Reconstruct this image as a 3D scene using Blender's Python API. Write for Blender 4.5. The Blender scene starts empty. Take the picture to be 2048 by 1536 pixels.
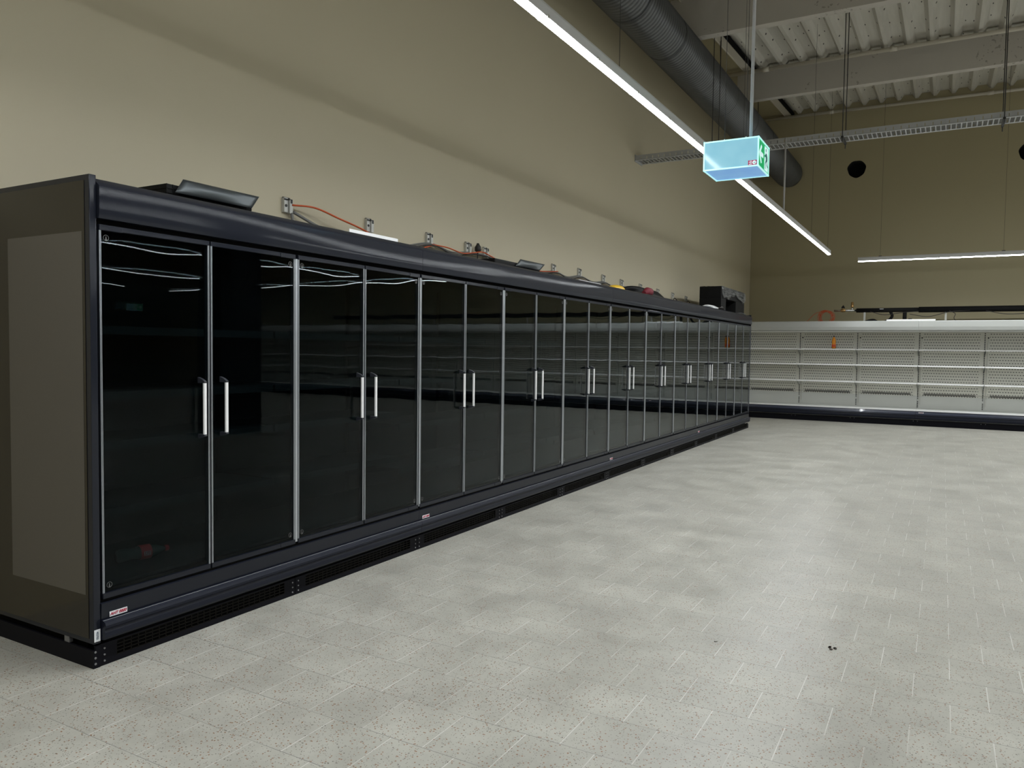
import bpy, bmesh, math, random
from mathutils import Vector, Matrix
random.seed(7)
SC = bpy.context.scene
COL = SC.collection
PI = math.pi

# ------------------------------------------------------------------ materials
def mat(name, color=(.5,.5,.5), rough=.5, metal=0.0, spec=.5, coat=0.0, coat_rough=.05, emis=None, estr=0.0, alpha=None):
    m = bpy.data.materials.new(name); m.use_nodes = True
    b = m.node_tree.nodes['Principled BSDF']
    b.inputs['Base Color'].default_value = (*color, 1)
    b.inputs['Roughness'].default_value = rough
    b.inputs['Metallic'].default_value = metal
    b.inputs['Specular IOR Level'].default_value = spec
    b.inputs['Coat Weight'].default_value = coat
    b.inputs['Coat Roughness'].default_value = coat_rough
    if emis:
        b.inputs['Emission Color'].default_value = (*emis, 1)
        b.inputs['Emission Strength'].default_value = estr
    return m
def nd(m, t, **kw):
    n = m.node_tree.nodes.new(t)
    for k, v in kw.items():
        if k in n.inputs: n.inputs[k].default_value = v
        else: setattr(n, k, v)
    return n
def ln(m, a, b): m.node_tree.links.new(a, b)
def bsdf(m): return m.node_tree.nodes['Principled BSDF']
def math_n(m, op, a, b=None):
    n = m.node_tree.nodes.new('ShaderNodeMath'); n.operation = op
    for i, v in enumerate((a, b)):
        if v is None: continue
        if isinstance(v, (int, float)): n.inputs[i].default_value = v
        else: ln(m, v, n.inputs[i])
    return n.outputs[0]
def noisy(m, c1, c2, scale=3.0, detail=4, bump=0.0, bscale=80, bdist=.001, rr=None, stretch=None):
    tc = nd(m, 'ShaderNodeTexCoord'); src = tc.outputs['Object']
    if stretch:
        mp = nd(m, 'ShaderNodeMapping'); mp.inputs['Scale'].default_value = stretch; ln(m, src, mp.inputs[0]); src = mp.outputs[0]
    n = nd(m, 'ShaderNodeTexNoise', Scale=scale, Detail=detail); ln(m, src, n.inputs['Vector'])
    mx = nd(m, 'ShaderNodeMix', data_type='RGBA'); ln(m, n.outputs['Fac'], mx.inputs['Factor'])
    mx.inputs['A'].default_value = (*c1, 1); mx.inputs['B'].default_value = (*c2, 1)
    ln(m, mx.outputs['Result'], bsdf(m).inputs['Base Color'])
    if rr:
        mr = nd(m, 'ShaderNodeMapRange'); ln(m, n.outputs['Fac'], mr.inputs['Value']); mr.inputs['From Min'].default_value = .3; mr.inputs['From Max'].default_value = .7
        mr.inputs['To Min'].default_value, mr.inputs['To Max'].default_value = rr; ln(m, mr.outputs['Result'], bsdf(m).inputs['Roughness'])
    if bump:
        n2 = nd(m, 'ShaderNodeTexNoise', Scale=bscale, Detail=2); ln(m, tc.outputs['Object'], n2.inputs['Vector'])
        b = nd(m, 'ShaderNodeBump', Strength=bump, Distance=bdist); ln(m, n2.outputs['Fac'], b.inputs['Height']); ln(m, b.outputs[0], bsdf(m).inputs['Normal'])
    return m

M = {}
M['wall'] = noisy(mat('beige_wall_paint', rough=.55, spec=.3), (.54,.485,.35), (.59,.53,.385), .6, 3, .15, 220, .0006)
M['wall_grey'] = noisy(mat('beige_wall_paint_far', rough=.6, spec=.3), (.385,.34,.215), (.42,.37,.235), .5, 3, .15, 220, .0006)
M['beam'] = mat('pale_concrete_beam', rough=.8)
M['canopy_white'] = noisy(mat('white_canopy_enamel', rough=.25), (.40,.41,.39), (.44,.45,.43), 2)
M['deck'] = mat('white_ribbed_deck', rough=.6, spec=.3)
M['white_pipe'] = mat('cream_pipe_paint', (.62,.58,.5), .5)
M['duct'] = mat('galvanised_duct', (.17,.18,.185), .42, .75)
M['case'] = mat('dark_slate_powder_coat', (.011,.013,.020), .5, 0, .08, .5, .03)
M['bumper'] = noisy(mat('dark_slate_plastic_rail', rough=.36, spec=.22), (.008,.010,.019), (.011,.013,.023), 3)
M['plinth'] = noisy(mat('black_steel_plinth', rough=.5, spec=.08), (.006,.006,.009), (.008,.008,.011), 3)
M['grille'] = noisy(mat('dark_grille_bars', rough=.5, spec=.1), (.012,.011,.009), (.016,.014,.012), 9)
M['black'] = noisy(mat('matt_black_recess', rough=.8, spec=.15), (.002,.002,.002), (.004,.004,.004), 5)
M['inner'] = mat('dark_perforated_liner', (.018,.02,.021), .55, 0, .3)
M['shelf'] = noisy(mat('dark_grey_shelf', rough=.45), (.022,.025,.027), (.03,.033,.035), 3)
M['alu'] = noisy(mat('brushed_aluminium', rough=.28, metal=.75), (.50,.53,.57), (.62,.65,.69), 6, stretch=(20,20,1))
M['handle'] = mat('white_handle_bar', (.93,.93,.93), .3, 0, .5)
M['bracket'] = noisy(mat('black_handle_bracket', rough=.3), (.02,.022,.028), (.03,.032,.04), 9)
M['white'] = noisy(mat('white_case_enamel', rough=.32), (.60,.61,.58), (.66,.67,.64), 2)
M['liner'] = mat('white_perforated_liner', (.6,.6,.56), .3)
M['lip'] = noisy(mat('white_shelf_edge', rough=.35), (.86,.86,.86), (.92,.92,.92), 3)
M['slate'] = noisy(mat('slate_blue_fascia', rough=.3, coat=.4), (.035,.042,.07), (.045,.052,.082), 3)
M['zinc'] = noisy(mat('galvanised_tray', rough=.5, metal=.15), (.42,.43,.44), (.50,.51,.52), 9)
M['lamp_body'] = noisy(mat('light_grey_lamp_housing', rough=.45), (.70,.71,.73), (.76,.77,.79), 5)
M['rod'] = noisy(mat('grey_conduit', rough=.6, spec=.2), (.5,.5,.51), (.58,.58,.59), 5)
M['wire'] = mat('dark_steel_wire', (.05,.05,.05), .5, .6)
M['orange'] = noisy(mat('orange_cable', rough=.4), (.55,.08,.015), (.62,.10,.02), 20)
M['grey_cable'] = noisy(mat('grey_cable', rough=.5), (.14,.14,.13), (.20,.20,.19), 20)
M['dark_cable'] = noisy(mat('dark_cable', rough=.5), (.02,.018,.016), (.035,.03,.028), 20)
M['clip'] = noisy(mat('pale_plastic_clip', rough=.4), (.5,.5,.46), (.62,.62,.58), 30)
M['clip_dark'] = mat('clip_dark_slot', (.02,.02,.02), .6)
M['sheet'] = noisy(mat('grey_steel_sheet', rough=.42, metal=.6), (.05,.058,.06), (.085,.095,.10), 3)
M['crate'] = noisy(mat('black_crate_plastic', rough=.6, spec=.12), (.006,.006,.006), (.012,.012,.012), 9)
M['brass'] = noisy(mat('brass_fitting', rough=.3, metal=.9), (.5,.3,.12), (.6,.38,.16), 9)
M['steel'] = noisy(mat('bright_steel', rough=.25, metal=.9), (.5,.5,.5), (.65,.65,.65), 9)
M['foam'] = noisy(mat('black_foam_insulation', rough=.7, spec=.2), (.004,.004,.004), (.009,.009,.009), 15)
M['red'] = noisy(mat('red_fabric', rough=.7), (.13,.006,.016), (.18,.008,.02), 20)
M['yellow'] = noisy(mat('yellow_plastic', rough=.4), (.75,.45,.02), (.85,.55,.04), 20)
M['duct_ridge_lit'] = noisy(mat('duct_ridge_lit', rough=.35, metal=.6), (.17,.175,.18), (.22,.225,.23), 3)  # lighter duct metal, a painted highlight for one flank of each ridge
M['label'] = mat('white_label', (.85,.87,.9), .4)
M['red_ink'] = mat('red_label_ink', (.45,.01,.05), .5)
M['blue_ink'] = mat('dark_label_ink', (.03,.06,.12), .5)
M['juice'] = mat('orange_drink', (.9,.32,.02), .2, 0, .5, .5)
M['juice_label'] = mat('red_orange_label', (.75,.10,.02), .4)
M['cap_dark'] = mat('dark_bottle_cap', (.01,.01,.02), .4)
M['cola'] = mat('clear_bottle_plastic', (.05,.08,.07), .12, 0, .8)
M['cola_label'] = mat('red_bottle_label', (.85,.02,.03), .35)
M['leaf'] = mat('brown_debris', (.05,.04,.03), .9)
M['concrete'] = noisy(mat('dark_column_paint', rough=.7), (.015,.016,.02), (.02,.021,.025), 3)
M['hole'] = mat('hole_lining', (.004,.004,.004), .9)
M['bolt'] = mat('grey_bolt', (.25,.25,.26), .4, .5)
M['mark'] = mat('etched_ring_mark', (.12,.12,.12), .5)

# film: thin translucent polythene
def film(name, tint, fac, rough=.25):
    m = bpy.data.materials.new(name); m.use_nodes = True; nt = m.node_tree
    b = bsdf(m); b.inputs['Base Color'].default_value = (*tint, 1); b.inputs['Roughness'].default_value = rough
    t = nd(m, 'ShaderNodeBsdfTransparent'); mx = nd(m, 'ShaderNodeMixShader')
    n = nd(m, 'ShaderNodeTexNoise', Scale=9.0, Detail=5); mr = nd(m, 'ShaderNodeMapRange'); ln(m, n.outputs['Fac'], mr.inputs['Value'])
    mr.inputs['From Min'].default_value = .35; mr.inputs['From Max'].default_value = .65
    mr.inputs['To Min'].default_value = max(0, fac-.2); mr.inputs['To Max'].default_value = min(1, fac+.2)
    ln(m, mr.outputs[0], mx.inputs[0]); ln(m, t.outputs[0], mx.inputs[1]); ln(m, b.outputs[0], mx.inputs[2])
    ln(m, mx.outputs[0], nt.nodes['Material Output'].inputs['Surface'])
    return m
M['film'] = film('clear_polythene_film', (.20,.205,.20), .30)
M['film_white'] = film('white_polythene_bag', (.75,.76,.76), .75)

# glass: transparent + mirror reflection by angle (Schlick), tinted
def glass(name, f0, tint, rough=0.0):
    m = bpy.data.materials.new(name); m.use_nodes = True; nt = m.node_tree
    nt.nodes.remove(bsdf(m))
    g = nd(m, 'ShaderNodeNewGeometry')
    dp = nt.nodes.new('ShaderNodeVectorMath'); dp.operation = 'DOT_PRODUCT'
    ln(m, g.outputs['Incoming'], dp.inputs[0]); ln(m, g.outputs['Normal'], dp.inputs[1])
    c = math_n(m, 'ABSOLUTE', dp.outputs['Value'])
    p = math_n(m, 'POWER', math_n(m, 'SUBTRACT', 1.0, c), 4.6)
    f = math_n(m, 'ADD', math_n(m, 'MULTIPLY', p, 1-f0), f0)
    t = nd(m, 'ShaderNodeBsdfTransparent'); t.inputs[0].default_value = (*tint, 1)
    gl = nd(m, 'ShaderNodeBsdfGlossy', Roughness=rough)
    mx = nd(m, 'ShaderNodeMixShader'); ln(m, f, mx.inputs[0]); ln(m, t.outputs[0], mx.inputs[1]); ln(m, gl.outputs[0], mx.inputs[2])
    ln(m, mx.outputs[0], nt.nodes['Material Output'].inputs['Surface'])
    return m
M['glass'] = glass('door_glass', .009, (.66,.71,.72))
M['side_glass'] = mat('tinted_panel_reflection', (.020,.016,.009), .12, 0, .42)  # tinted glass, with the brown of the reflected wall put into its colour
M['side_inner'] = mat('window_reflection_grey', (.085,.078,.068), .10, 0, .5)  # opaque grey that paints the room's reflection on the side glass

def emitter(name, col, s):
    m = bpy.data.materials.new(name); m.use_nodes = True; nt = m.node_tree; nt.nodes.remove(bsdf(m))
    e = nd(m, 'ShaderNodeEmission', Strength=s); e.inputs[0].default_value = (*col, 1)
    ln(m, e.outputs[0], nt.nodes['Material Output'].inputs['Surface']); return m
LAMP = 36.0
M['lamp'] = emitter('lamp_diffuser_glow', (.93,.98,1.0), LAMP)
M['sign_side'] = mat('sign_acrylic_side', (.1,.2,.22), .05, 0, .12, emis=(.21,.50,.60), estr=.85)
M['sign_bottom'] = mat('sign_acrylic_underside', (.1,.15,.25), .3, emis=(.14,.36,.66), estr=.85)
M['sign_edge'] = mat('sign_pale_edge', (.5,.8,.8), .3, emis=(.45,.85,.85), estr=.8)
M['sign_green'] = mat('sign_green', (0,.25,.08), .3, emis=(0,.36,.11), estr=.8)
M['sign_man'] = mat('sign_dark_green', (0,.06,.05), .3, emis=(.01,.12,.10), estr=.7)
M['sign_white'] = mat('sign_pale_symbol', (.6,.75,.75), .3, emis=(.56,.78,.80), estr=.85)
M['sign_red'] = mat('sign_red_sticker', (.35,.01,.06), .4, emis=(.32,.01,.08), estr=.6)

# noise mix for the acrylic side (uneven tubes inside a lit sign)
def var_emis(m, c1, c2, scale):
    tc = nd(m, 'ShaderNodeTexCoord'); n = nd(m, 'ShaderNodeTexNoise', Scale=scale, Detail=2); ln(m, tc.outputs['Object'], n.inputs['Vector'])
    mx = nd(m, 'ShaderNodeMix', data_type='RGBA'); ln(m, n.outputs['Fac'], mx.inputs['Factor'])
    mx.inputs['A'].default_value = (*c1, 1); mx.inputs['B'].default_value = (*c2, 1)
    ln(m, mx.outputs['Result'], bsdf(m).inputs['Emission Color'])
var_emis(M['sign_side'], (.16,.44,.60), (.36,.66,.76), 6)
var_emis(M['sign_bottom'], (.10,.27,.62), (.22,.46,.70), 6)

# dark liner with rows of perforation
def perforate(m, base, dot, px, pz, dw, dh, axis='X', base2=None):
    tc = nd(m, 'ShaderNodeTexCoord'); s = nd(m, 'ShaderNodeSeparateXYZ'); ln(m, tc.outputs['Object'], s.inputs[0])
    x = s.outputs['X']; z = s.outputs['Z']
    row = math_n(m, 'FLOOR', math_n(m, 'DIVIDE', z, pz))
    off = math_n(m, 'MULTIPLY', math_n(m, 'MODULO', math_n(m, 'ABSOLUTE', row), 2.0), px*.5)
    fx = math_n(m, 'FRACT', math_n(m, 'DIVIDE', math_n(m, 'ADD', x, off), px)); fz = math_n(m, 'FRACT', math_n(m, 'DIVIDE', z, pz))
    a = math_n(m, 'LESS_THAN', fx, dw/px); b = math_n(m, 'LESS_THAN', fz, dh/pz)
    k = math_n(m, 'MULTIPLY', a, b)
    bay = math_n(m, 'FRACT', math_n(m, 'DIVIDE', x, 1.25))
    k = math_n(m, 'MULTIPLY', k, math_n(m, 'MULTIPLY', math_n(m, 'GREATER_THAN', bay, .07), math_n(m, 'LESS_THAN', bay, .93)))
    mx = nd(m, 'ShaderNodeMix', data_type='RGBA'); ln(m, k, mx.inputs['Factor'])
    mx.inputs['A'].default_value = (*base, 1); mx.inputs['B'].default_value = (*dot, 1)
    ln(m, mx.outputs['Result'], bsdf(m).inputs['Base Color'])
perforate(M['inner'], (.018,.020,.021), (.004,.004,.004), .05, .055, .018, .007)
perforate(M['liner'], (.82,.81,.74), (.03,.03,.03), .05, .062, .026, .014)

# orange-peel paint
def peel(m, s, scale, dist):
    tc = nd(m, 'ShaderNodeTexCoord'); n = nd(m, 'ShaderNodeTexNoise', Scale=scale, Detail=1); ln(m, tc.outputs['Object'], n.inputs['Vector'])
    b = nd(m, 'ShaderNodeBump', Strength=s, Distance=dist); ln(m, n.outputs['Fac'], b.inputs['Height'])
    ln(m, b.outputs[0], bsdf(m).inputs['Normal']); ln(m, b.outputs[0], bsdf(m).inputs['Coat Normal'])
peel(M['case'], .35, 320, .00022)

# spiral duct: fine ribs
def duct_mat(m):
    tc = nd(m, 'ShaderNodeTexCoord'); mp = nd(m, 'ShaderNodeMapping'); ln(m, tc.outputs['Object'], mp.inputs[0])
    s = nd(m, 'ShaderNodeSeparateXYZ'); ln(m, mp.outputs[0], s.inputs[0])
    ang = math_n(m, 'ARCTAN2', s.outputs['Z'], s.outputs['Y'])
    u = math_n(m, 'ADD', math_n(m, 'DIVIDE', s.outputs['X'], .085), math_n(m, 'DIVIDE', ang, 2*PI))
    fr = math_n(m, 'FRACT', u)
    d = math_n(m, 'ABSOLUTE', math_n(m, 'SUBTRACT', fr, .5))
    h = math_n(m, 'GREATER_THAN', d, .42)
    h2 = math_n(m, 'MAXIMUM', math_n(m, 'SUBTRACT', 1.0, math_n(m, 'MULTIPLY', math_n(m, 'SUBTRACT', .5, d), 9.0)), 0.0)
    n = nd(m, 'ShaderNodeTexNoise', Scale=1.2, Detail=3); ln(m, mp.outputs[0], n.inputs['Vector'])
    mx = nd(m, 'ShaderNodeMix', data_type='RGBA'); ln(m, n.outputs['Fac'], mx.inputs['Factor'])
    mx.inputs['A'].default_value = (.09,.095,.10,1); mx.inputs['B'].default_value = (.15,.155,.16,1)
    ln(m, mx.outputs['Result'], bsdf(m).inputs['Base Color'])
duct_mat(M['duct'])

# beams: pale with stains
def beam_mat(m, c1, c2, stain, st_amt):
    tc = nd(m, 'ShaderNodeTexCoord')
    n = nd(m, 'ShaderNodeTexNoise', Scale=1.4, Detail=5); ln(m, tc.outputs['Object'], n.inputs['Vector'])
    mx = nd(m, 'ShaderNodeMix', data_type='RGBA'); ln(m, n.outputs['Fac'], mx.inputs['Factor'])
    mx.inputs['A'].default_value = (*c1, 1); mx.inputs['B'].default_value = (*c2, 1)
    v = nd(m, 'ShaderNodeTexNoise', Scale=16.0, Detail=3); ln(m, tc.outputs['Object'], v.inputs['Vector'])
    n3 = nd(m, 'ShaderNodeTexNoise', Scale=.9, Detail=1); ln(m, tc.outputs['Object'], n3.inputs['Vector'])
    k = math_n(m, 'MULTIPLY', math_n(m, 'GREATER_THAN', v.outputs['Fac'], .63), math_n(m, 'GREATER_THAN', n3.outputs['Fac'], .52))
    k = math_n(m, 'MULTIPLY', k, st_amt)
    mx2 = nd(m, 'ShaderNodeMix', data_type='RGBA'); ln(m, k, mx2.inputs['Factor']); ln(m, mx.outputs['Result'], mx2.inputs['A'])
    mx2.inputs['B'].default_value = (*stain, 1); ln(m, mx2.outputs['Result'], bsdf(m).inputs['Base Color'])
beam_mat(M['beam'], (.50,.47,.43), (.58,.55,.50), (.22,.20,.17), .6)
def deck_mat(m):
    tc = nd(m, 'ShaderNodeTexCoord'); mp = nd(m, 'ShaderNodeMapping'); mp.inputs['Scale'].default_value = (.35, 6, 6); ln(m, tc.outputs['Object'], mp.inputs[0])
    n = nd(m, 'ShaderNodeTexNoise', Scale=2.0, Detail=5); ln(m, mp.outputs[0], n.inputs['Vector'])
    mx = nd(m, 'ShaderNodeMix', data_type='RGBA'); ln(m, n.outputs['Fac'], mx.inputs['Factor'])
    mx.inputs['A'].default_value = (.48,.46,.41,1); mx.inputs['B'].default_value = (.66,.64,.58,1)
    # fastener streaks: sparse short dark dashes along the ribs
    mp2 = nd(m, 'ShaderNodeMapping'); mp2.inputs['Scale'].default_value = (1.3, 5.3, 1); ln(m, tc.outputs['Object'], mp2.inputs[0])
    v = nd(m, 'ShaderNodeTexVoronoi', Scale=1.0, Randomness=.55); v.voronoi_dimensions = '2D'; ln(m, mp2.outputs[0], v.inputs['Vector'])
    k = math_n(m, 'LESS_THAN', v.outputs['Distance'], .05)
    mx2 = nd(m, 'ShaderNodeMix', data_type='RGBA'); ln(m, k, mx2.inputs['Factor']); ln(m, mx.outputs['Result'], mx2.inputs['A'])
    mx2.inputs['B'].default_value = (.05,.045,.04,1); ln(m, mx2.outputs['Result'], bsdf(m).inputs['Base Color'])
deck_mat(M['deck'])

# floor: square stone tiles in half bond
T = .2925
def floor_mat():
    m = mat('speckled_stone_tile', (.5,.5,.5), .4, spec=.28)
    tc = nd(m, 'ShaderNodeTexCoord'); s = nd(m, 'ShaderNodeSeparateXYZ'); ln(m, tc.outputs['Object'], s.inputs[0])
    U = math_n(m, 'ADD', s.outputs['Y'], 2.755+T*200); V = math_n(m, 'ADD', s.outputs['X'], -1.055+T*101)
    cb = nd(m, 'ShaderNodeCombineXYZ'); ln(m, U, cb.inputs[0]); ln(m, V, cb.inputs[1])
    br = nd(m, 'ShaderNodeTexBrick', Scale=1.0); br.offset = .5; br.offset_frequency = 2
    br.inputs['Mortar Size'].default_value = .0022; br.inputs['Mortar Smooth'].default_value = .3; br.inputs['Brick Width'].default_value = T; br.inputs['Row Height'].default_value = T
    br.inputs['Color1'].default_value = (.0,.0,.0,1); br.inputs['Color2'].default_value = (1,1,1,1); br.inputs['Mortar'].default_value = (.5,.5,.5,1)
    ln(m, cb.outputs[0], br.inputs['Vector'])
    n = nd(m, 'ShaderNodeTexNoise', Scale=2.4, Detail=9, Roughness=.68); ln(m, tc.outputs['Object'], n.inputs['Vector'])
    mx = nd(m, 'ShaderNodeMix', data_type='RGBA'); mr = nd(m, 'ShaderNodeMapRange'); ln(m, n.outputs['Fac'], mr.inputs['Value'])
    mr.inputs['From Min'].default_value = .3; mr.inputs['From Max'].default_value = .7; ln(m, mr.outputs[0], mx.inputs['Factor'])
    mx.inputs['A'].default_value = (.33,.322,.282,1); mx.inputs['B'].default_value = (.465,.455,.402,1)
    # per tile tone
    mt = nd(m, 'ShaderNodeMix', data_type='RGBA', blend_type='MULTIPLY'); mt.inputs['Factor'].default_value = 1.0
    ts = nd(m, 'ShaderNodeMix', data_type='RGBA'); ln(m, br.outputs['Color'], ts.inputs['Factor']); ts.inputs['A'].default_value = (.95,.95,.95,1); ts.inputs['B'].default_value = (1.03,1.03,1.03,1)
    ln(m, mx.outputs['Result'], mt.inputs['A']); ln(m, ts.outputs['Result'], mt.inputs['B'])
    # mineral speckles of two sizes, in patches
    prev = mt.outputs['Result']
    for sc, th, col, lo in ((75, .26, (.22,.105,.045,1), .60), (48, .15, (.10,.085,.065,1), .50), (120, .26, (.17,.155,.13,1), .55)):
        v = nd(m, 'ShaderNodeTexVoronoi', Scale=float(sc)); ln(m, tc.outputs['Object'], v.inputs['Vector'])
        rs = nd(m, 'ShaderNodeSeparateColor'); ln(m, v.outputs['Color'], rs.inputs[0])
        k = math_n(m, 'MULTIPLY', math_n(m, 'LESS_THAN', v.outputs['Distance'], th), math_n(m, 'GREATER_THAN', rs.outputs[0], lo))
        mm = nd(m, 'ShaderNodeMix', data_type='RGBA'); ln(m, math_n(m, 'MULTIPLY', k, .9), mm.inputs['Factor']); ln(m, prev, mm.inputs['A']); mm.inputs['B'].default_value = col
        prev = mm.outputs['Result']
    # grout: head joints pale, bed joints thinner and darker
    fx = math_n(m, 'FRACT', math_n(m, 'DIVIDE', V, T)); bed = math_n(m, 'GREATER_THAN', math_n(m, 'ABSOLUTE', math_n(m, 'SUBTRACT', fx, .5)), .4945)
    n4 = nd(m, 'ShaderNodeTexNoise', Scale=2.3, Detail=2); ln(m, tc.outputs['Object'], n4.inputs['Vector'])
    gr = nd(m, 'ShaderNodeMix', data_type='RGBA'); ln(m, bed, gr.inputs['Factor']); gr.inputs['A'].default_value = (.62,.61,.57,1); gr.inputs['B'].default_value = (.17,.165,.15,1)
    mg = nd(m, 'ShaderNodeMix', data_type='RGBA'); mk = nd(m, 'ShaderNodeMapRange'); ln(m, n4.outputs['Fac'], mk.inputs['Value']); mk.inputs['From Min'].default_value = .38; mk.inputs['From Max'].default_value = .55
    mk.inputs['To Min'].default_value = .35; mk.inputs['To Max'].default_value = .9
    ln(m, math_n(m, 'MULTIPLY', br.outputs['Fac'], mk.outputs[0]), mg.inputs['Factor']); ln(m, prev, mg.inputs['A']); ln(m, gr.outputs['Result'], mg.inputs['B'])
    # wheel scuffs: faint arcs near the far cases
    w = nd(m, 'ShaderNodeTexNoise', Scale=1.6, Detail=5, Distortion=1.4); mp = nd(m, 'ShaderNodeMapping'); mp.inputs['Scale'].default_value = (6,.7,1); ln(m, tc.outputs['Object'], mp.inputs[0]); ln(m, mp.outputs[0], w.inputs['Vector'])
    wk = nd(m, 'ShaderNodeMapRange'); ln(m, w.outputs['Fac'], wk.inputs['Value']); wk.inputs['From Min'].default_value = .5; wk.inputs['From Max'].default_value = .75
    wx = nd(m, 'ShaderNodeMapRange'); ln(m, s.outputs['X'], wx.inputs['Value']); wx.inputs['From Min'].default_value = 8; wx.inputs['From Max'].default_value = 13
    sc_ = nd(m, 'ShaderNodeMix', data_type='RGBA'); ln(m, math_n(m, 'MULTIPLY', math_n(m, 'MULTIPLY', wk.outputs[0], wx.outputs[0]), .5), sc_.inputs['Factor']); ln(m, mg.outputs['Result'], sc_.inputs['A']); sc_.inputs['B'].default_value = (.22,.21,.185,1)
    ln(m, sc_.outputs['Result'], bsdf(m).inputs['Base Color'])
    rr = nd(m, 'ShaderNodeMapRange'); ln(m, n.outputs['Fac'], rr.inputs['Value']); rr.inputs['From Min'].default_value = .3; rr.inputs['From Max'].default_value = .7
    rr.inputs['To Min'].default_value = .32; rr.inputs['To Max'].default_value = .48; ln(m, rr.outputs[0], bsdf(m).inputs['Roughness'])
    n5 = nd(m, 'ShaderNodeTexNoise', Scale=5.0, Detail=3); ln(m, tc.outputs['Object'], n5.inputs['Vector'])
    hh = math_n(m, 'SUBTRACT', math_n(m, 'MULTIPLY', n5.outputs['Fac'], .6), math_n(m, 'MULTIPLY', br.outputs['Fac'], .5))
    b = nd(m, 'ShaderNodeBump', Strength=.5, Distance=.0025); ln(m, hh, b.inputs['Height']); ln(m, b.outputs[0], bsdf(m).inputs['Normal'])
    return m
M['floor'] = floor_mat()

# ------------------------------------------------------------------ mesh helpers
class MB:
    def __init__(s): s.bm = bmesh.new(); s.mats = []
    def mi(s, m):
        if m is None: return 0
        if m not in s.mats: s.mats.append(m)
        return s.mats.index(m)
    def box(s, x0, x1, y0, y1, z0, z1, m=None, bev=0.0):
        k = s.mi(m); vs = [s.bm.verts.new(p) for p in ((x0,y0,z0),(x1,y0,z0),(x1,y1,z0),(x0,y1,z0),(x0,y0,z1),(x1,y0,z1),(x1,y1,z1),(x0,y1,z1))]
        fs = []
        for q in ((0,3,2,1),(4,5,6,7),(0,1,5,4),(1,2,6,5),(2,3,7,6),(3,0,4,7)):
            f = s.bm.faces.new([vs[i] for i in q]); f.material_index = k; fs.append(f)
        if bev:
            es = list({e for f in fs for e in f.edges})
            r = bmesh.ops.bevel(s.bm, geom=es, offset=bev, segments=2, profile=.7, affect='EDGES')
            for f in r['faces']: f.material_index = k
        return s
    def prism(s, pts, a0, a1, axis='x', m=None, smooth=False):
        k = s.mi(m)
        def P(u, v, a):
            return {'x': (a, u, v), 'y': (u, a, v), 'z': (u, v, a)}[axis]
        A = [s.bm.verts.new(P(u, v, a0)) for u, v in pts]; B = [s.bm.verts.new(P(u, v, a1)) for u, v in pts]
        n = len(pts); fs = []
        for i in range(n):
            f = s.bm.faces.new((A[i], A[(i+1) % n], B[(i+1) % n], B[i])); f.material_index = k; f.smooth = smooth; fs.append(f)
        for q in (A[::-1], B):
            f = s.bm.faces.new(q); f.material_index = k; fs.append(f)
        return s
    def poly(s, pts, m=None):
        f = s.bm.faces.new([s.bm.verts.new(p) for p in pts]); f.material_index = s.mi(m); return s
    def tube(s, pts, r, m=None, n=8, closed=False, radii=None, cap=True):
        k = s.mi(m); pts = [Vector(p) for p in pts]; rings = []; prev = None; N = len(pts)
        for i, p in enumerate(pts):
            if closed: d = pts[(i+1) % N]-pts[i-1]
            else: d = pts[min(i+1, N-1)]-pts[max(i-1, 0)]
            d.normalize()
            if prev is None:
                up = Vector((0,0,1)) if abs(d.z) < .9 else Vector((1,0,0)); a = d.cross(up).normalized()
            else: a = (prev-d*prev.dot(d)).normalized()
            prev = a; b = d.cross(a); rr = radii[i] if radii else r
            rings.append([s.bm.verts.new(p+(a*math.cos(t)+b*math.sin(t))*rr) for t in (2*PI*j/n for j in range(n))])
        for i in range(N if closed else N-1):
            R0, R1 = rings[i], rings[(i+1) % N]
            for j in range(n):
                f = s.bm.faces.new((R0[j], R0[(j+1) % n], R1[(j+1) % n], R1[j])); f.material_index = k; f.smooth = True
        if not closed and cap:
            for R in (rings[0][::-1], rings[-1]):
                f = s.bm.faces.new(R); f.material_index = k
        return s
    def lathe(s, prof, c=(0,0,0), m=None, n=20, axis='z'):
        k = s.mi(m); rings = []
        for r, h in prof:
            ring = []
            for j in range(n):
                t = 2*PI*j/n; u, v = r*math.cos(t), r*math.sin(t)
                p = {'z': (u, v, h), 'x': (h, u, v), 'y': (u, h, v)}[axis]
                ring.append(s.bm.verts.new(Vector(p)+Vector(c)))
            rings.append(ring)
        for a, b in zip(rings, rings[1:]):
            for j in range(n):
                f = s.bm.faces.new((a[j], a[(j+1) % n], b[(j+1) % n], b[j])); f.material_index = k; f.smooth = True
        for R in (rings[0][::-1], rings[-1]):
            f = s.bm.faces.new(R); f.material_index = k
        return s
    def build(s, name, m=None, parent=None, loc=None, rotz=None, norm=True):
        if norm: bmesh.ops.recalc_face_normals(s.bm, faces=s.bm.faces)
        me = bpy.data.meshes.new(name); s.bm.to_mesh(me); s.bm.free()
        if m is not None and not s.mats: me.materials.append(m)
        for q in s.mats: me.materials.append(q)
        o = bpy.data.objects.new(name, me); COL.objects.link(o)
        if parent: o.parent = parent
        if loc: o.location = loc
        if rotz is not None: o.rotation_euler.z = rotz
        return o
def tag(o, label, cat, group=None, kind=None):
    if label: o['label'] = label
    if cat: o['category'] = cat
    if group: o['group'] = group
    if kind: o['kind'] = kind
    return o
def struct(o): o['kind'] = 'structure'; return o
def empty(name, loc=(0,0,0), rotz=0):
    o = bpy.data.objects.new(name, None); COL.objects.link(o); o.location = loc; o.rotation_euler.z = rotz; o.empty_display_size = .1; return o
def kids(o): return [c for c in list(COL.objects) if c.parent == o]
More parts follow.
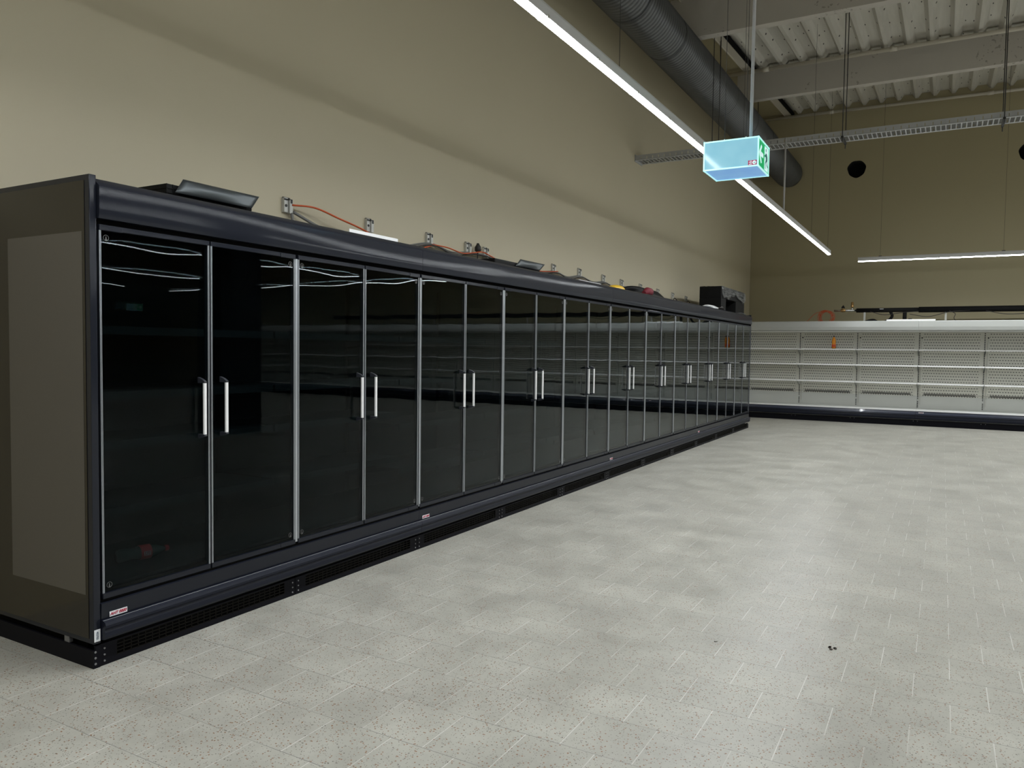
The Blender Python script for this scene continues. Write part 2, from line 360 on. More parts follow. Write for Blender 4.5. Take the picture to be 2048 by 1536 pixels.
def copy_tree(o, parent=None):
    c = o.copy(); COL.objects.link(c); c.parent = parent if parent else None
    for k in kids(o): copy_tree(k, c)
    return c
def spline(pts, n=8):
    P = [Vector(p) for p in pts]; P = [2*P[0]-P[1]]+P+[2*P[-1]-P[-2]]; out = []
    for i in range(1, len(P)-2):
        for j in range(n):
            t = j/n; a, b, c, d = P[i-1:i+3]
            out.append(.5*((2*b)+(c-a)*t+(2*a-5*b+4*c-d)*t*t+(3*b-a-3*c+d)*t**3))
    out.append(P[-2]); return out
def text_mesh(txt, size, m, name, parent, mtx, depth=.0004, bold=.0):
    cu = bpy.data.curves.new(name, 'FONT'); cu.body = txt; cu.size = size; cu.extrude = depth; cu.offset = bold; cu.align_x = 'CENTER'; cu.align_y = 'CENTER'
    t = bpy.data.objects.new(name+'_tmp', cu); COL.objects.link(t)
    dg = bpy.context.evaluated_depsgraph_get(); me = bpy.data.meshes.new_from_object(t.evaluated_get(dg))
    bpy.data.objects.remove(t); bpy.data.curves.remove(cu)
    me.transform(mtx); me.materials.clear(); me.materials.append(m)
    o = bpy.data.objects.new(name, me); COL.objects.link(o); o.parent = parent; return o

# ------------------------------------------------------------------ camera
F, PT, YW, RL = 1530.1677, -0.0438, 0.5119, 0.0129
CP = Vector((-2.1458, -3.4088, 1.5135))
f = Vector((math.cos(YW)*math.cos(PT), math.sin(YW)*math.cos(PT), math.sin(PT)))
right = Vector((math.sin(YW), -math.cos(YW), 0)); up = right.cross(f)
r2 = right*math.cos(RL)+up*math.sin(RL); u2 = -right*math.sin(RL)+up*math.cos(RL)
cam = bpy.data.cameras.new('camera'); cam.sensor_width = 36; cam.lens = F/2048*36; cam.clip_start = .05; cam.clip_end = 200
co = bpy.data.objects.new('camera', cam); COL.objects.link(co)
mw = Matrix((( r2.x, u2.x, -f.x, CP.x), (r2.y, u2.y, -f.y, CP.y), (r2.z, u2.z, -f.z, CP.z), (0,0,0,1)))
co.matrix_world = mw; SC.camera = co

# ------------------------------------------------------------------ room shell
XW, YL, XB, YR = 18.2, 1.0, -9.0, -27.0
HT = 8.2
o = MB().box(XB-.2, XW+.6, YR-.2, YL+.2, -.1, 0).build('floor', M['floor']); struct(o)
o = MB().box(XB-.2, XW+.6, YL, YL+.2, 0, HT).build('wall_left', M['wall']); struct(o)
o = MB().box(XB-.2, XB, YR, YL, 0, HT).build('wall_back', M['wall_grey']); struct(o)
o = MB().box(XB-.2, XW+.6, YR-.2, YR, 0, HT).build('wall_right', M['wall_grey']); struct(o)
# far wall with round duct openings
holes = [(-1.45, 6.0, .205), (-4.93, 6.02, .205)]
mb = MB(); N = 32
edges_y = [YL]
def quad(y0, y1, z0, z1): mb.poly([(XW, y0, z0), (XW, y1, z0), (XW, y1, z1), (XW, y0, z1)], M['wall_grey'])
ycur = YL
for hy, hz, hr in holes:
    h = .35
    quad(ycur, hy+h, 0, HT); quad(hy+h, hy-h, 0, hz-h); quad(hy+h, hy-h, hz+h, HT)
    sq, ci = [], []
    for j in range(N):
        t = 2*PI*j/N+PI/4; c_, s_ = math.cos(t), math.sin(t); k = h/max(abs(c_), abs(s_))
        sq.append((XW, hy+k*c_, hz+k*s_))
        w = hr*(1+.03*math.sin(3*t)+.02*math.sin(7*t)); ci.append((XW, hy+w*c_, hz+w*s_))
    for j in range(N):
        q = (j+1) % N; mb.poly([sq[j], sq[q], ci[q], ci[j]], M['wall_grey'])
        mb.poly([ci[j], ci[q], (XW+.3, *ci[q][1:]), (XW+.3, *ci[j][1:])], M['hole'])
    mb.poly([(XW+.3, *c[1:]) for c in ci], M['hole'])
    ycur = hy-h
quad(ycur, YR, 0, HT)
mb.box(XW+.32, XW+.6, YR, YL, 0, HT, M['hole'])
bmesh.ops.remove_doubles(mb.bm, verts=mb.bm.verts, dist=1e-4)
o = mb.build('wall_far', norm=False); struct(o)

# roof deck (trapezoid ribs along x, rising towards the far wall)
XK = 9.43
def zroof(x): return 7.5+.072*(max(x, XK)-18.2)
per = .37; prof = []
y = .0
k0 = -.10
ys = []
n_r = int((k0-YR)/per)
line = [(.06, .10)]
for k in range(n_r):
    c = k0-k*per
    line += [(c+.10, .10), (c+.03, 0), (c-.03, 0), (c-.10, .10)]
line += [(YR, .10)]
mb = MB()
stations = [XB, XK, 13.8, XW]
rings = [[mb.bm.verts.new((x, yy, zroof(x)+dz)) for yy, dz in line] for x in stations]
for A, B in zip(rings, rings[1:]):
    for i in range(len(line)-1): mb.bm.faces.new((A[i], A[i+1], B[i+1], B[i]))
for A, B in zip(stations, stations[1:]):   # slab above, so no light gets through
    mb.poly([(A, YL, zroof(A)+.14), (B, YL, zroof(B)+.14), (B, YR, zroof(B)+.14), (A, YR, zroof(A)+.14)])
roof = mb.build('ceiling', M['deck'], norm=False); struct(roof)
# edge angle strip and soffit beside the left wall
mb = MB()
for A, B in zip(stations, stations[1:]):
    za, zb = zroof(A), zroof(B)
    for y0, y1, d0, d1 in ((.25, .09, -.01, .02), (.25, .235, -.03, -.01), (.25, .25, -.03, .02)):
        pass
    vs = [(.25,-.03),(.235,-.03),(.235,-.008),(.10,.0),(.10,.02),(.25,.02)]
    ra = [mb.bm.verts.new((A, yy, za+dz)) for yy, dz in vs]; rb = [mb.bm.verts.new((B, yy, zb+dz)) for yy, dz in vs]
    for i in range(6): mb.bm.faces.new((ra[i], ra[(i+1) % 6], rb[(i+1) % 6], rb[i]))
o = mb.build('trim_1', M['white_pipe']); struct(o)
mb = MB()
for A, B in zip(stations, stations[1:]):
    mb.poly([(A, .25, zroof(A)+.02), (B, .25, zroof(B)+.02), (B, YL, zroof(B)+.02), (A, YL, zroof(A)+.02)])
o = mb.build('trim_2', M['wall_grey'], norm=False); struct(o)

mb = MB()
for A, B in zip(stations, stations[1:]):
    vs = [(.085,-.012),(.02,-.012),(.02,.03),(.085,.03)]
    ra = [mb.bm.verts.new((A, yy, zroof(A)+dz)) for yy, dz in vs]; rb = [mb.bm.verts.new((B, yy, zroof(B)+dz)) for yy, dz in vs]
    for i in range(4): mb.bm.faces.new((ra[i], ra[(i+1) % 4], rb[(i+1) % 4], rb[i]))
o = mb.build('gap_shade_strip', M['black']); struct(o)  # black strip standing in for the shade in the gap beside the first rib
def beam(x, zb, zt, label):
    mb = MB().box(x, x+.16, YR, .40, zb, zt+.02, bev=.008)
    tag(mb.build('ceiling_beam', M['beam']), label, 'beam', 'deep roof beams across the hall')
beam(13.8, 6.6, zroof(13.8), 'pale grey deep roof beam nearer the far wall, with the cream pipe along its top')
beam(9.43, 6.27, zroof(9.43), 'stained pale roof beam nearest the camera, crossing the top edge above the round duct')
for bx in (5.06, .69, -3.7, -8.0):
    beam(bx, 6.42, zroof(bx), 'pale roof beam behind the camera')
def pipe_run(pts, r, m, name, label, cat, joints=(), group=None):
    mb = MB().tube(pts, r, m, n=12)
    o = mb.build(name); tag(o, label, cat, group)
    for jx in joints:
        p0, p1 = Vector(pts[0]), Vector(pts[-1]); d = (p1-p0).normalized(); c = p0+d*jx
        c2 = MB().tube([c-d*.06, c+d*.06], r*1.25, n=12).build('pipe_coupling', m, parent=o)
    return o
pipe_run([(13.56, .75, zroof(13.6)-.085), (13.56, -14, zroof(13.6)-.10)], .038, M['white_pipe'], 'sprinkler_pipe',
         'cream pipe under the ribbed roof along the nearer visible beam', 'pipe', (.95, 3.2), 'cream roof pipes')
pipe_run([(18.08, .75, 7.42), (18.08, -14, 7.26)], .034, M['white_pipe'], 'sprinkler_pipe',
         'cream pipe running along the far wall just below the ribbed roof', 'pipe', (1.6, 4.9), 'cream roof pipes')
# column that stands across the hall
tag(MB().box(6.95, 7.65, -7.95, -7.25, 0, zroof(7)+.02, bev=.02).build('support_column', M['concrete']), 'dark square support column standing out in the hall, seen reflected in the doors', 'column')

# ------------------------------------------------------------------ spiral duct
DY, DZ, DR = .105, 6.02, .315
mb = MB(); n = 48
xs = []; q = 4.0
while q < XW-.09: xs += [(q, DR), (q+.009, DR+.016), (q+.018, DR)]; q += .078
xs.append((XW-.001, DR))
rings = [[mb.bm.verts.new((x-10, rr*math.cos(2*PI*j/n), rr*math.sin(2*PI*j/n))) for j in range(n)] for x, rr in xs]
mb.mi(M['duct']); mb.mi(M['duct_ridge_lit'])
for kk, (A, B) in enumerate(zip(rings, rings[1:])):
    for j in range(n):
        ff = mb.bm.faces.new((A[j], A[(j+1) % n], B[(j+1) % n], B[j])); ff.smooth = True; ff.material_index = 1 if kk % 3 == 0 else 0  # flank facing the camera gets the painted highlight colour
mb.bm.faces.new(rings[0][::-1]); mb.bm.faces.new(rings[-1])
duct = mb.build('ventilation_duct', None, loc=(10, DY+.082, DZ), rotz=-.010); tag(duct, 'long round grey spiral ventilation duct high along the left wall', 'duct')
for x in (4.2, 7.2, 10.2, 13.2, 16.2):
    MB().lathe([(DR+.001, -.02), (DR+.014, -.015), (DR+.014, .015), (DR+.001, .02)], (x-10, 0, 0), n=48, axis='x').build('duct_joint_band', M['duct'], parent=duct)
for x in (5.6, 8.6, 11.6, 14.6):
    top = zroof(x)-DZ
    pts = [(x-10, 0, top)]+[(x-10, (DR+.012)*math.sin(t), (DR+.012)*math.cos(t)) for t in [2*PI*q/24 for q in range(25)]]
    MB().tube(pts, .0035, n=5).build('duct_hanger', M['wire'], parent=duct)
    MB().tube([(x-10, 0, DR+.01), (x-10, .02, top-.01)], .004, n=5).build('hanger_wire', M['wire'], parent=duct)

# ------------------------------------------------------------------ lamps
def lamp_row(p0, p1, label, hang=(), group='long white strip lights hung below the roof', rod=None):
    p0, p1 = Vector(p0), Vector(p1); L = (p1-p0).length; ang = math.atan2(p1.y-p0.y, p1.x-p0.x)
    r = empty('linear_light', tuple(p0), ang); tag(r, label, 'light', group)
    h = MB().prism([(-.032,.0),(-.033,.06),(-.026,.078),(.026,.078),(.033,.06),(.032,0)], 0, L, 'x', M['lamp_body']); q = 1.5
    while q < L: h.box(q-.012, q+.012, -.037, -.031, -.006, .014, M['clip']); h.box(q-.012, q+.012, .031, .037, -.006, .014, M['clip']); q += .75
    h.build('lamp_housing', None, r)
    MB().prism([(-.025,0.0),(-.025,-.006),(-.020,-.015),(.020,-.015),(.025,-.006),(.025,0.0)], .004, L-.004, 'x').build('lamp_diffuser', M['lamp'], r)
    for q in (0, L): MB().box(q-.004, q+.004, -.034, .034, -.016, .079).build('end_cap', M['lamp_body'], r)
    al = bpy.data.lights.new('lamp_light', 'AREA'); al.shape = 'RECTANGLE'; al.size = L-.02; al.size_y = .04; al.energy = 11.0*L; al.spread = math.radians(160); al.color = (.95,.98,1.0)
    ao = bpy.data.objects.new('lamp_light', al); COL.objects.link(ao); ao.parent = r; ao.location = (L/2, 0, -.0165)
    for hx in hang:
        wx = p0.x+math.cos(ang)*hx
        w = MB().tube([(hx, 0, .06), (hx, 0, zroof(wx)-p0.z+.10)], .0022, n=5); w.box(hx-.03, hx+.03, -.008, .008, .075, .095)
        w.build('suspension_wire', M['wire'], r)
    if rod: MB().tube([(rod, .0, .06), (rod, .0, 4.62-p0.z)], .013, n=8).build('drop_conduit', M['rod'], r)
    return r
LZ = 3.5
def yl(x): return -1.262-.0098*(x-2)
lamp_row((-4.0, yl(-4), LZ), (14.2, yl(14.2), LZ), 'long glowing white strip light running above the dark glass-door freezers', hang=(2.0, 7.2, 11.0, 16.0, 18.0), rod=13.5)
lamp_row((15.68, -1.78, LZ), (15.68, -20.5, LZ), 'shorter-looking strip light hung crosswise in front of the far wall', hang=(.42, 2.6, 5, 8, 11, 14, 17))
for i, (yy, x0, x1) in enumerate(((-6.05, -4, 13.9), (-10.6, -4, 14.2), (-15.35, -4, 14.2), (-20.0, -4, 13.4))):
    lamp_row((x0, yy, LZ), (x1, yy, LZ), 'strip light %s across the hall, seen only as a thin line mirrored in the doors' % ('next', 'second', 'third', 'last')[i], hang=(2, 8, 14))

# ------------------------------------------------------------------ exit signs
def exit_sign(loc, label, rotz=0, full=True):
    W, D, H = .375, .355, .195      # along y, along x, height
    r = empty('exit_sign', loc, rotz); tag(r, label, 'sign', 'lit cube exit signs')
    x1, y0 = D, -W
    b = MB()
    b.poly([(0,0,0),(0,y0,0),(0,y0,H),(0,0,H)], M['sign_side']); b.poly([(x1,0,0),(x1,0,H),(x1,y0,H),(x1,y0,0)], M['sign_side'])
    b.poly([(0,0,0),(x1,0,0),(x1,y0,0),(0,y0,0)], M['sign_bottom']); b.poly([(0,0,H),(0,y0,H),(x1,y0,H),(x1,0,H)], M['sign_side'])
    b.poly([(0,y0,0),(x1,y0,0),(x1,y0,H),(0,y0,H)], M['sign_green']); b.poly([(0,0,0),(0,0,H),(x1,0,H),(x1,0,0)], M['sign_green'])
    bmesh.ops.remove_doubles(b.bm, verts=b.bm.verts, dist=1e-5); b.build('light_box', None, r)
    e = MB(); t = .0045
    for (xa, ya) in ((0,0),(0,y0),(x1,0),(x1,y0)): e.box(xa-t, xa+t, ya-t, ya+t, -t, H+t)
    for z in (0, H):
        for ya in (0, y0): e.box(-t, x1+t, ya-t, ya+t, z-t, z+t)
        for xa in (0, x1): e.box(xa-t, xa+t, y0-t, t, z-t, z+t)
    e.build('edge_frame', M['sign_edge'], r)
    for side in (0, 1):
        yf = y0-.0015 if side == 0 else .0015
        def P(u, v, d=0):   # u from the viewer's left, v up
            x = u*D if side == 0 else (1-u)*D
            return (x, yf-(d if side == 0 else -d), v*H)
        def shape(pts, m, d=0, mb=None): mb.poly([P(u, v, d) for u, v in pts], m)
        a = MB(); shape([(.06,.5),(.25,.84),(.33,.78),(.22,.58),(.46,.58),(.46,.42),(.22,.42),(.33,.22),(.25,.16)], None, 0, a)
        a.build('arrow_symbol', M['sign_white'], r, norm=False)
        d = MB(); shape([(.58,.07),(.92,.07),(.92,.93),(.58,.93)], None, 0, d); d.build('door_symbol', M['sign_white'], r, norm=False)
        g = MB(); K = .0012
        shape([(.70+.035*math.cos(q*PI/8), .80+.065*math.sin(q*PI/8)) for q in range(16)], None, K, g)       # head
        shape([(.68,.70),(.76,.70),(.80,.62),(.80,.46),(.76,.40),(.69,.44),(.67,.58)], None, K, g)           # trunk
        shape([(.68,.69),(.60,.58),(.56,.60),(.55,.55),(.61,.51),(.69,.60)], None, K, g)                      # front arm
        shape([(.78,.68),(.86,.56),(.83,.42),(.80,.44),(.82,.55),(.77,.60)], None, K, g)                      # rear arm
        shape([(.69,.46),(.62,.32),(.63,.12),(.67,.12),(.67,.30),(.75,.42)], None, K, g)                      # front leg
        shape([(.73,.44),(.79,.27),(.89,.22),(.91,.27),(.82,.33),(.79,.45)], None, K, g)                      # rear leg
        g.build('running_figure_symbol', M['sign_man'], r, norm=False)
    if full:
        s = MB().box(-.003, -.001, y0+.008, y0+.066, .006, .038, M['sign_red'])
        s.lathe([(.0125, -.0036), (.0125, -.003)], (0, y0+.024, .022), M['sign_white'], n=16, axis='x')
        s.box(-.0045, -.0037, y0+.017, y0+.031, .022, .0245, M['sign_man']); s.box(-.0045, -.0037, y0+.0225, y0+.0255, .014, .023, M['sign_man'])
        for q in range(4): s.box(-.0042, -.003, y0+.040, y0+.060-.004*(q % 2), .010+q*.0068, .0125+q*.0068, M['sign_white'])
        s.build('red_sticker', None, r)
        w = MB().tube([(.09, -.12, H), (.09, -.12, zroof(loc[0])-loc[2]+.05)], .0018, n=5).build('suspension_wire', M['wire'], r)
        MB().tube([(.09, -.27, H), (.09, -.27, zroof(loc[0])-loc[2]+.05)], .0018, n=5).build('suspension_wire', M['wire'], r)
        for gy in (-.12, -.27): MB().tube([(.09,gy,H), (.09,gy,H+.035)], .005, n=8).build('cable_grip', M['clip'], r)
        MB().tube([(.17, -.285, H), (.17, -.292, zroof(loc[0])-loc[2]+.05)], .0115, n=10).build('support_rod', M['rod'], r)
    else:
        MB().tube([(.17, -.18, H), (.17, -.18, zroof(loc[0])-loc[2]+.05)], .0115, n=8).build('support_rod', M['rod'], r)
    return r
exit_sign((3.33, -1.88, 2.812), 'glowing pale blue exit sign box with green arrow face, hung from the roof')
exit_sign((12.3, -17.9, 2.62), 'small distant exit sign mirrored in the first freezer door', full=False)

# ------------------------------------------------------------------ cable tray
tr = empty('cable_tray', (9.62, YL, 4.585)); tag(tr, 'grey perforated cable tray crossing the hall high up from the left wall', 'cable tray')
LT = 12.0
mb = MB()
for xx in (0, .34):
    mb.box(xx, xx+.003, -LT, -.004, 0, .008); mb.box(xx, xx+.003, -LT, -.004, .05, .075)
    q = .02
    while q < LT-.05: mb.box(xx, xx+.003, -q-.085, -q, .008, .05); q += .095
mb.build('side_rail', M['zinc'], tr)
mb = MB(); mb.box(0, .05, -LT, -.004, 0, .003); mb.box(.29, .34, -LT, -.004, 0, .003); q = .02
while q < LT-.05: mb.box(.05, .29, -q-.014, -q, 0, .003); q += .06
mb.build('slotted_base', M['zinc'], tr)
mb = MB().box(.0, .34, -.012, 0, -.02, .09); mb.build('wall_bracket', M['zinc'], tr)
for hy in (1.245, 3.08, 5.0, 7.0, 9.0, 11.0):
    a = MB()
    for xx in (-.02, .36): a.tube([(xx, -hy, -.09), (xx, -hy, zroof(9.7)-4.585+.03)], .006, n=6)
    a.box(-.04, .38, -hy-.015, -hy+.015, -.03, -.004)
    a.build('threaded_hanger', M['wire'], tr)

# ------------------------------------------------------------------ dark glass-door freezers
P_ = 1.25
def glass_pane(x0, x1, z0, z1, yf, bow, th=.004, nx=10, nz=22):
    mb = MB(); G = []
    for sgn, yy in ((0, yf), (1, yf+th)):
        g = []
        for i in range(nx+1):
            row = []
            for j in range(nz+1):
                u, v = 2*i/nx-1, 2*j/nz-1
                d = bow*(1-u*u)*(1-v**4)+.00010*math.sin(5*u+1.3+bow*4000)*math.sin(9*v+.7)
                row.append(mb.bm.verts.new((x0+(x1-x0)*i/nx, yy+d, z0+(z1-z0)*j/nz)))
            g.append(row)
        G.append(g)
        for i in range(nx):
            for j in range(nz):
                q = (g[i][j], g[i+1][j], g[i+1][j+1], g[i][j+1]); ff = mb.bm.faces.new(q if sgn == 0 else q[::-1]); ff.smooth = True
    return mb
Z0, Z1 = .345, 2.047
def make_door(side):
    """side +1: handle at the right-hand edge, hinge left; -1 mirrored. local x 0..0.625"""
    w = .625; a, b = (.013, w-.005) if side > 0 else (.005, w-.013)
    fr = MB()
    fr.box(a, b, -.006, .030, Z0-.027, Z0, M['case'], .003); fr.box(a, b, -.006, .030, Z1, Z1+.024, M['case'], .003)
    hx0, hx1 = (a-.001, a+.115) if side > 0 else (b-.115, b+.001)
    fr.box(hx0, hx1, -.009, .032, Z1-.003, Z1+.022, M['case'], .003); fr.box(hx0, hx1, -.009, .032, Z0-.024, Z0+.001, M['case'], .003)
    for xa, xb in ((a, a+.009), (b-.009, b)):
        fr.box(xa, xb, -.002, .026, Z0-.01, Z1+.01, M['bracket']); fr.box(xa, xa+.0028, -.0045, -.0018, Z0, Z1, M['alu']); fr.box(xb-.0028, xb, -.0045, -.0018, Z0, Z1, M['alu'])
    door = fr.build('door')
    glass_pane(a+.009, b-.009, Z0, Z1, .0005, -.0009).build('glass', M['glass'], door, norm=False)
    glass_pane(a+.009, b-.009, Z0, Z1, .0200, .0009).build('inner_glass', M['glass'], door, norm=False)
    hx = w-.070 if side > 0 else .070
    br = MB(); br.box(hx-.0075, hx+.0075, -.052, -.040, 1.052, 1.322, M['handle'], .002)
    br.prism([(.0,1.322),(-.052,1.322),(-.054,1.329),(-.03,1.343),(0,1.352)], hx-.008, hx+.008, 'x', M['bracket'])
    br.prism([(.0,1.052),(-.052,1.052),(-.054,1.044),(-.02,1.034),(0,1.03)], hx-.008, hx+.008, 'x', M['bracket'])
    br.build('handle', None, door)
    mx = a+.035 if side > 0 else b-.035
    for zz in (Z1-.035, Z0+.035):
        rg = MB(); rg.tube([(mx+.013*math.cos(t), -.0012, zz+.013*math.sin(t)) for t in [2*PI*k/16 for k in range(16)]], .0011, n=5, closed=True)
        rg.prism([(mx-.004, zz-.013), (mx+.004, zz-.013), (mx+.001, zz+.007), (mx-.001, zz+.007)], -.002, -.001, 'y')
        rg.build('hinge_mark', M['mark'], door)
    return door
doorA, doorB = make_door(1), make_door(-1)
proto_doors = [doorA, doorB]; used = {0: False, 1: False}
def plinth_section(x0, parent):
    p = MB(); x1 = x0+P_-.004
    p.box(x0, x0+.085, .004, .014, 0, .105, M['plinth']); p.box(x1-.085, x1, .004, .014, 0, .105, M['plinth'])
    p.box(x0+.085, x1-.085, .004, .014, 0, .028, M['plinth']); p.box(x0+.085, x1-.085, .004, .014, .098, .105, M['plinth'])
    p.box(x0+.05, x1-.05, .05, .06, 0, .105, M['black'])
    for bx in (x0+.022, x1-.022):
        for bz in (.022, .052, .082): p.lathe([(.0045, .0), (.0045, .0045)], (bx, .0, bz), M['bolt'], n=10, axis='y')
    o = p.build('plinth_panel', None, parent)
    g = MB(); a, b = x0+.085, x1-.085
    for i in range(5):
        z = .030+i*.0168; g.box(a, b, .005, .008, z-.0018, z+.0018)
    n = 28
    for i in range(n+1):
        x = a+(b-a)*i/n; g.box(x-.0022, x+.0022, .005, .008, .028, .098)
    g.build('vent_grille', M['grille'], o)
CORN = [(-.022,2.096),(-.0262,2.115),(-.0266,2.15),(-.0268,2.18),(-.0266,2.215),(-.0258,2.240),(-.020,2.249),(.026,2.281),(.07,2.281),(.07,2.096)]
BUMP = [(-.006,.224),(-.024,.222),(-.038,.214),(-.044,.202),(-.043,.190),(-.035,.182),(-.034,.176),(-.037,.168),(-.038,.146),(-.032,.134),(-.02,.130),(.05,.130),(.05,.224)]
def side_panel(parent, x0, x1, outer):
    fr = MB(); s = x0 if outer < 0 else x1
    fr.box(x0, x1, -.006, .9, .117, 2.291, M['case'], .004)
    o = fr.build('end_panel', None, parent)
    xo = s+outer*.0015
    a, b = (xo-.001, xo+.001)
    MB().box(a, b, .03, .9, .140, 2.265).build('smoked_facing', M['side_glass'], o)
    MB().box(a+outer*.0012, b+outer*.0012, .048, .665, .345, 2.035).build('side_window', M['side_inner'], o)
    return o
def freezer(X0, nb, label, first=False, last=False, brand=True):
    r = empty('glass_door_freezer', (X0, 0, 0)); tag(r, label, 'freezer', 'dark glass-door freezer cases in one long row')
    L = nb*P_; g = .0012
    c = MB()
    c.box(g, L-g, .06, .9, 2.10, 2.278, M['case']); c.box(g, L-g, .80, .9, .12, 2.1, M['case']); c.box(g, L-g, .012, .8, .12, .36, M['black'])
    c.box(g, L-g, .034, .06, 2.055, 2.10, M['black']); c.box(g, L-g, .034, .06, .30, .335, M['black'])
    c.box(g, L-g, .10, .88, .02, .12, M['black'])
    c.build('carcass', None, r)
    MB().box(g, L-g, .72, .79, .36, 2.1).build('perforated_back', M['inner'], r)
    MB().box(g, L-g, .035, .72, .361, .375).build('base_tray', M['shelf'], r)
    cb = MB(); nx = 16*nb; ring = []
    for i in range(nx+1):
        x = g+(L-2*g)*i/nx; wx = X0+x
        tl = .016*math.sin(wx*1.9+.6)+.010*math.sin(wx*.83+2.0)
        row = []
        for k, (yy, zz) in enumerate(CORN):
            dy = -tl*(zz-2.17) if k < 7 else 0
            row.append(cb.bm.verts.new((x, yy+dy, zz)))
        ring.append(row)
    nc = len(CORN)
    for A, B in zip(ring, ring[1:]):
        for k in range(nc):
            ff = cb.bm.faces.new((A[k], A[(k+1) % nc], B[(k+1) % nc], B[k])); ff.smooth = k < 5
    cb.bm.faces.new(ring[0][::-1]); cb.bm.faces.new(ring[-1])
    co_ = cb.build('canopy', M['case'], r)
    co_.data.set_sharp_from_angle(angle=math.radians(25))
    MB().prism([(-.008,.226),(-.012,.300),(.0,.303),(.05,.303),(.05,.226)], g, L-g, 'x').build('lower_fascia', M['case'], r)
    b = MB().prism(BUMP, g, L-g, 'x', M['bumper']); b.box(g, L-g, -.0245, -.0225, .2225, .2235, M['zinc']); b.build('bumper_rail', None, r)
    for i in range(nb):
        plinth_section(i*P_+(0 if not (first and i == 0) else -.034)*0, r)
        if i: MB().box(i*P_-.0085, i*P_+.0085, -.004, .034, .330, 2.046).build('mullion', M['alu'], r)
        u = MB().box(i*P_+.002 if i else .004, i*P_+.030, .70, .722, .37, 2.05); u.build('upright', M['black'], r)
        zs = (1.61, 1.283, 1.035, .70) if X0 < .1 else (1.61, 1.283, .94, .60)
        for z in zs:
            s = MB().box(i*P_+.02, (i+1)*P_-.006, .20, .66, z-.022, z-.004, M['shelf'])
            s.box(i*P_+.012, (i+1)*P_-.002, .19, .20, z-.042, z, M['shelf'])
            for q in (i*P_+.022, (i+1)*P_-.012): s.prism([(.25, z-.022), (.70, z-.022), (.70, z-.09)], q, q+.003, 'x', M['shelf'])
            s.build('shelf', None, r)
    if not first: MB().box(.0012, .0115, -.004, .034, .330, 2.046).build('mullion', M['alu'], r)
    for d in range(2*nb):
        k = d % 2
        if not used[k]: dd = proto_doors[k]; used[k] = True
        else: dd = copy_tree(proto_doors[k])
        dd.parent = r; dd.location = (d*.625, 0, 0)
    if first:
        side_panel(r, -.034, -.0005, -1)
        # side plinth with a dark gap under the panel
        p = MB().box(-.034, -.022, .0, .9, 0, .085, M['plinth'])
        for bz in (.022,.05,.078): p.lathe([(.0055, -.002), (.0055, .0)], (-.024, 0, bz), M['bolt'], n=10, axis='y')
        p.box(-.022, 0, 0, .014, 0, .105, M['plinth'])
        p.box(-.028, -.01, .2, .24, .085, .117, M['bolt'])
        p.build('side_plinth', None, r)
        lb = MB().box(-.033, -.0035, -.0078, -.0068, .128, .185).build('serial_label', M['label'], r)
        R = Matrix.Translation((-.0185, -.0085, .157)) @ Matrix.Rotation(PI/2, 4, 'X') @ Matrix.Rotation(-PI/2, 4, 'Z')
        text_mesh('422722', .0125, M['blue_ink'], 'label_number', lb, R, bold=.0002)
    if last:
        side_panel(r, L+.0005, L+.034, 1)
        MB().box(L, L+.034, 0, .9, 0, .085).build('side_plinth', M['plinth'], r)
    if brand:
        lx = .085
        lb = MB().box(lx-.045, lx+.045, -.0125, -.0115, .2290, .2535).build('brand_label', M['label'], r)
        R = Matrix.Translation((lx, -.0135, .2412)) @ Matrix.Rotation(PI/2, 4, 'X') @ Matrix(((1,.25,0,0),(0,1,0,0),(0,0,1,0),(0,0,0,1)))
        text_mesh('AHT 0000', .019, M['red_ink'], 'label_lettering', lb, R, bold=.0006)
    return r
freezer(0, 2, 'nearest dark glass-door freezer case, two double bays wide, with the smoked end panel', first=True)
freezer(2.5, 3, 'second dark glass-door freezer case from the camera, three double bays')
freezer(6.25, 3, 'third dark glass-door freezer case from the camera, below the yellow and red things on top')
freezer(10.0, 3, 'farthest dark glass-door freezer case, ending beside the white shelves', last=True)

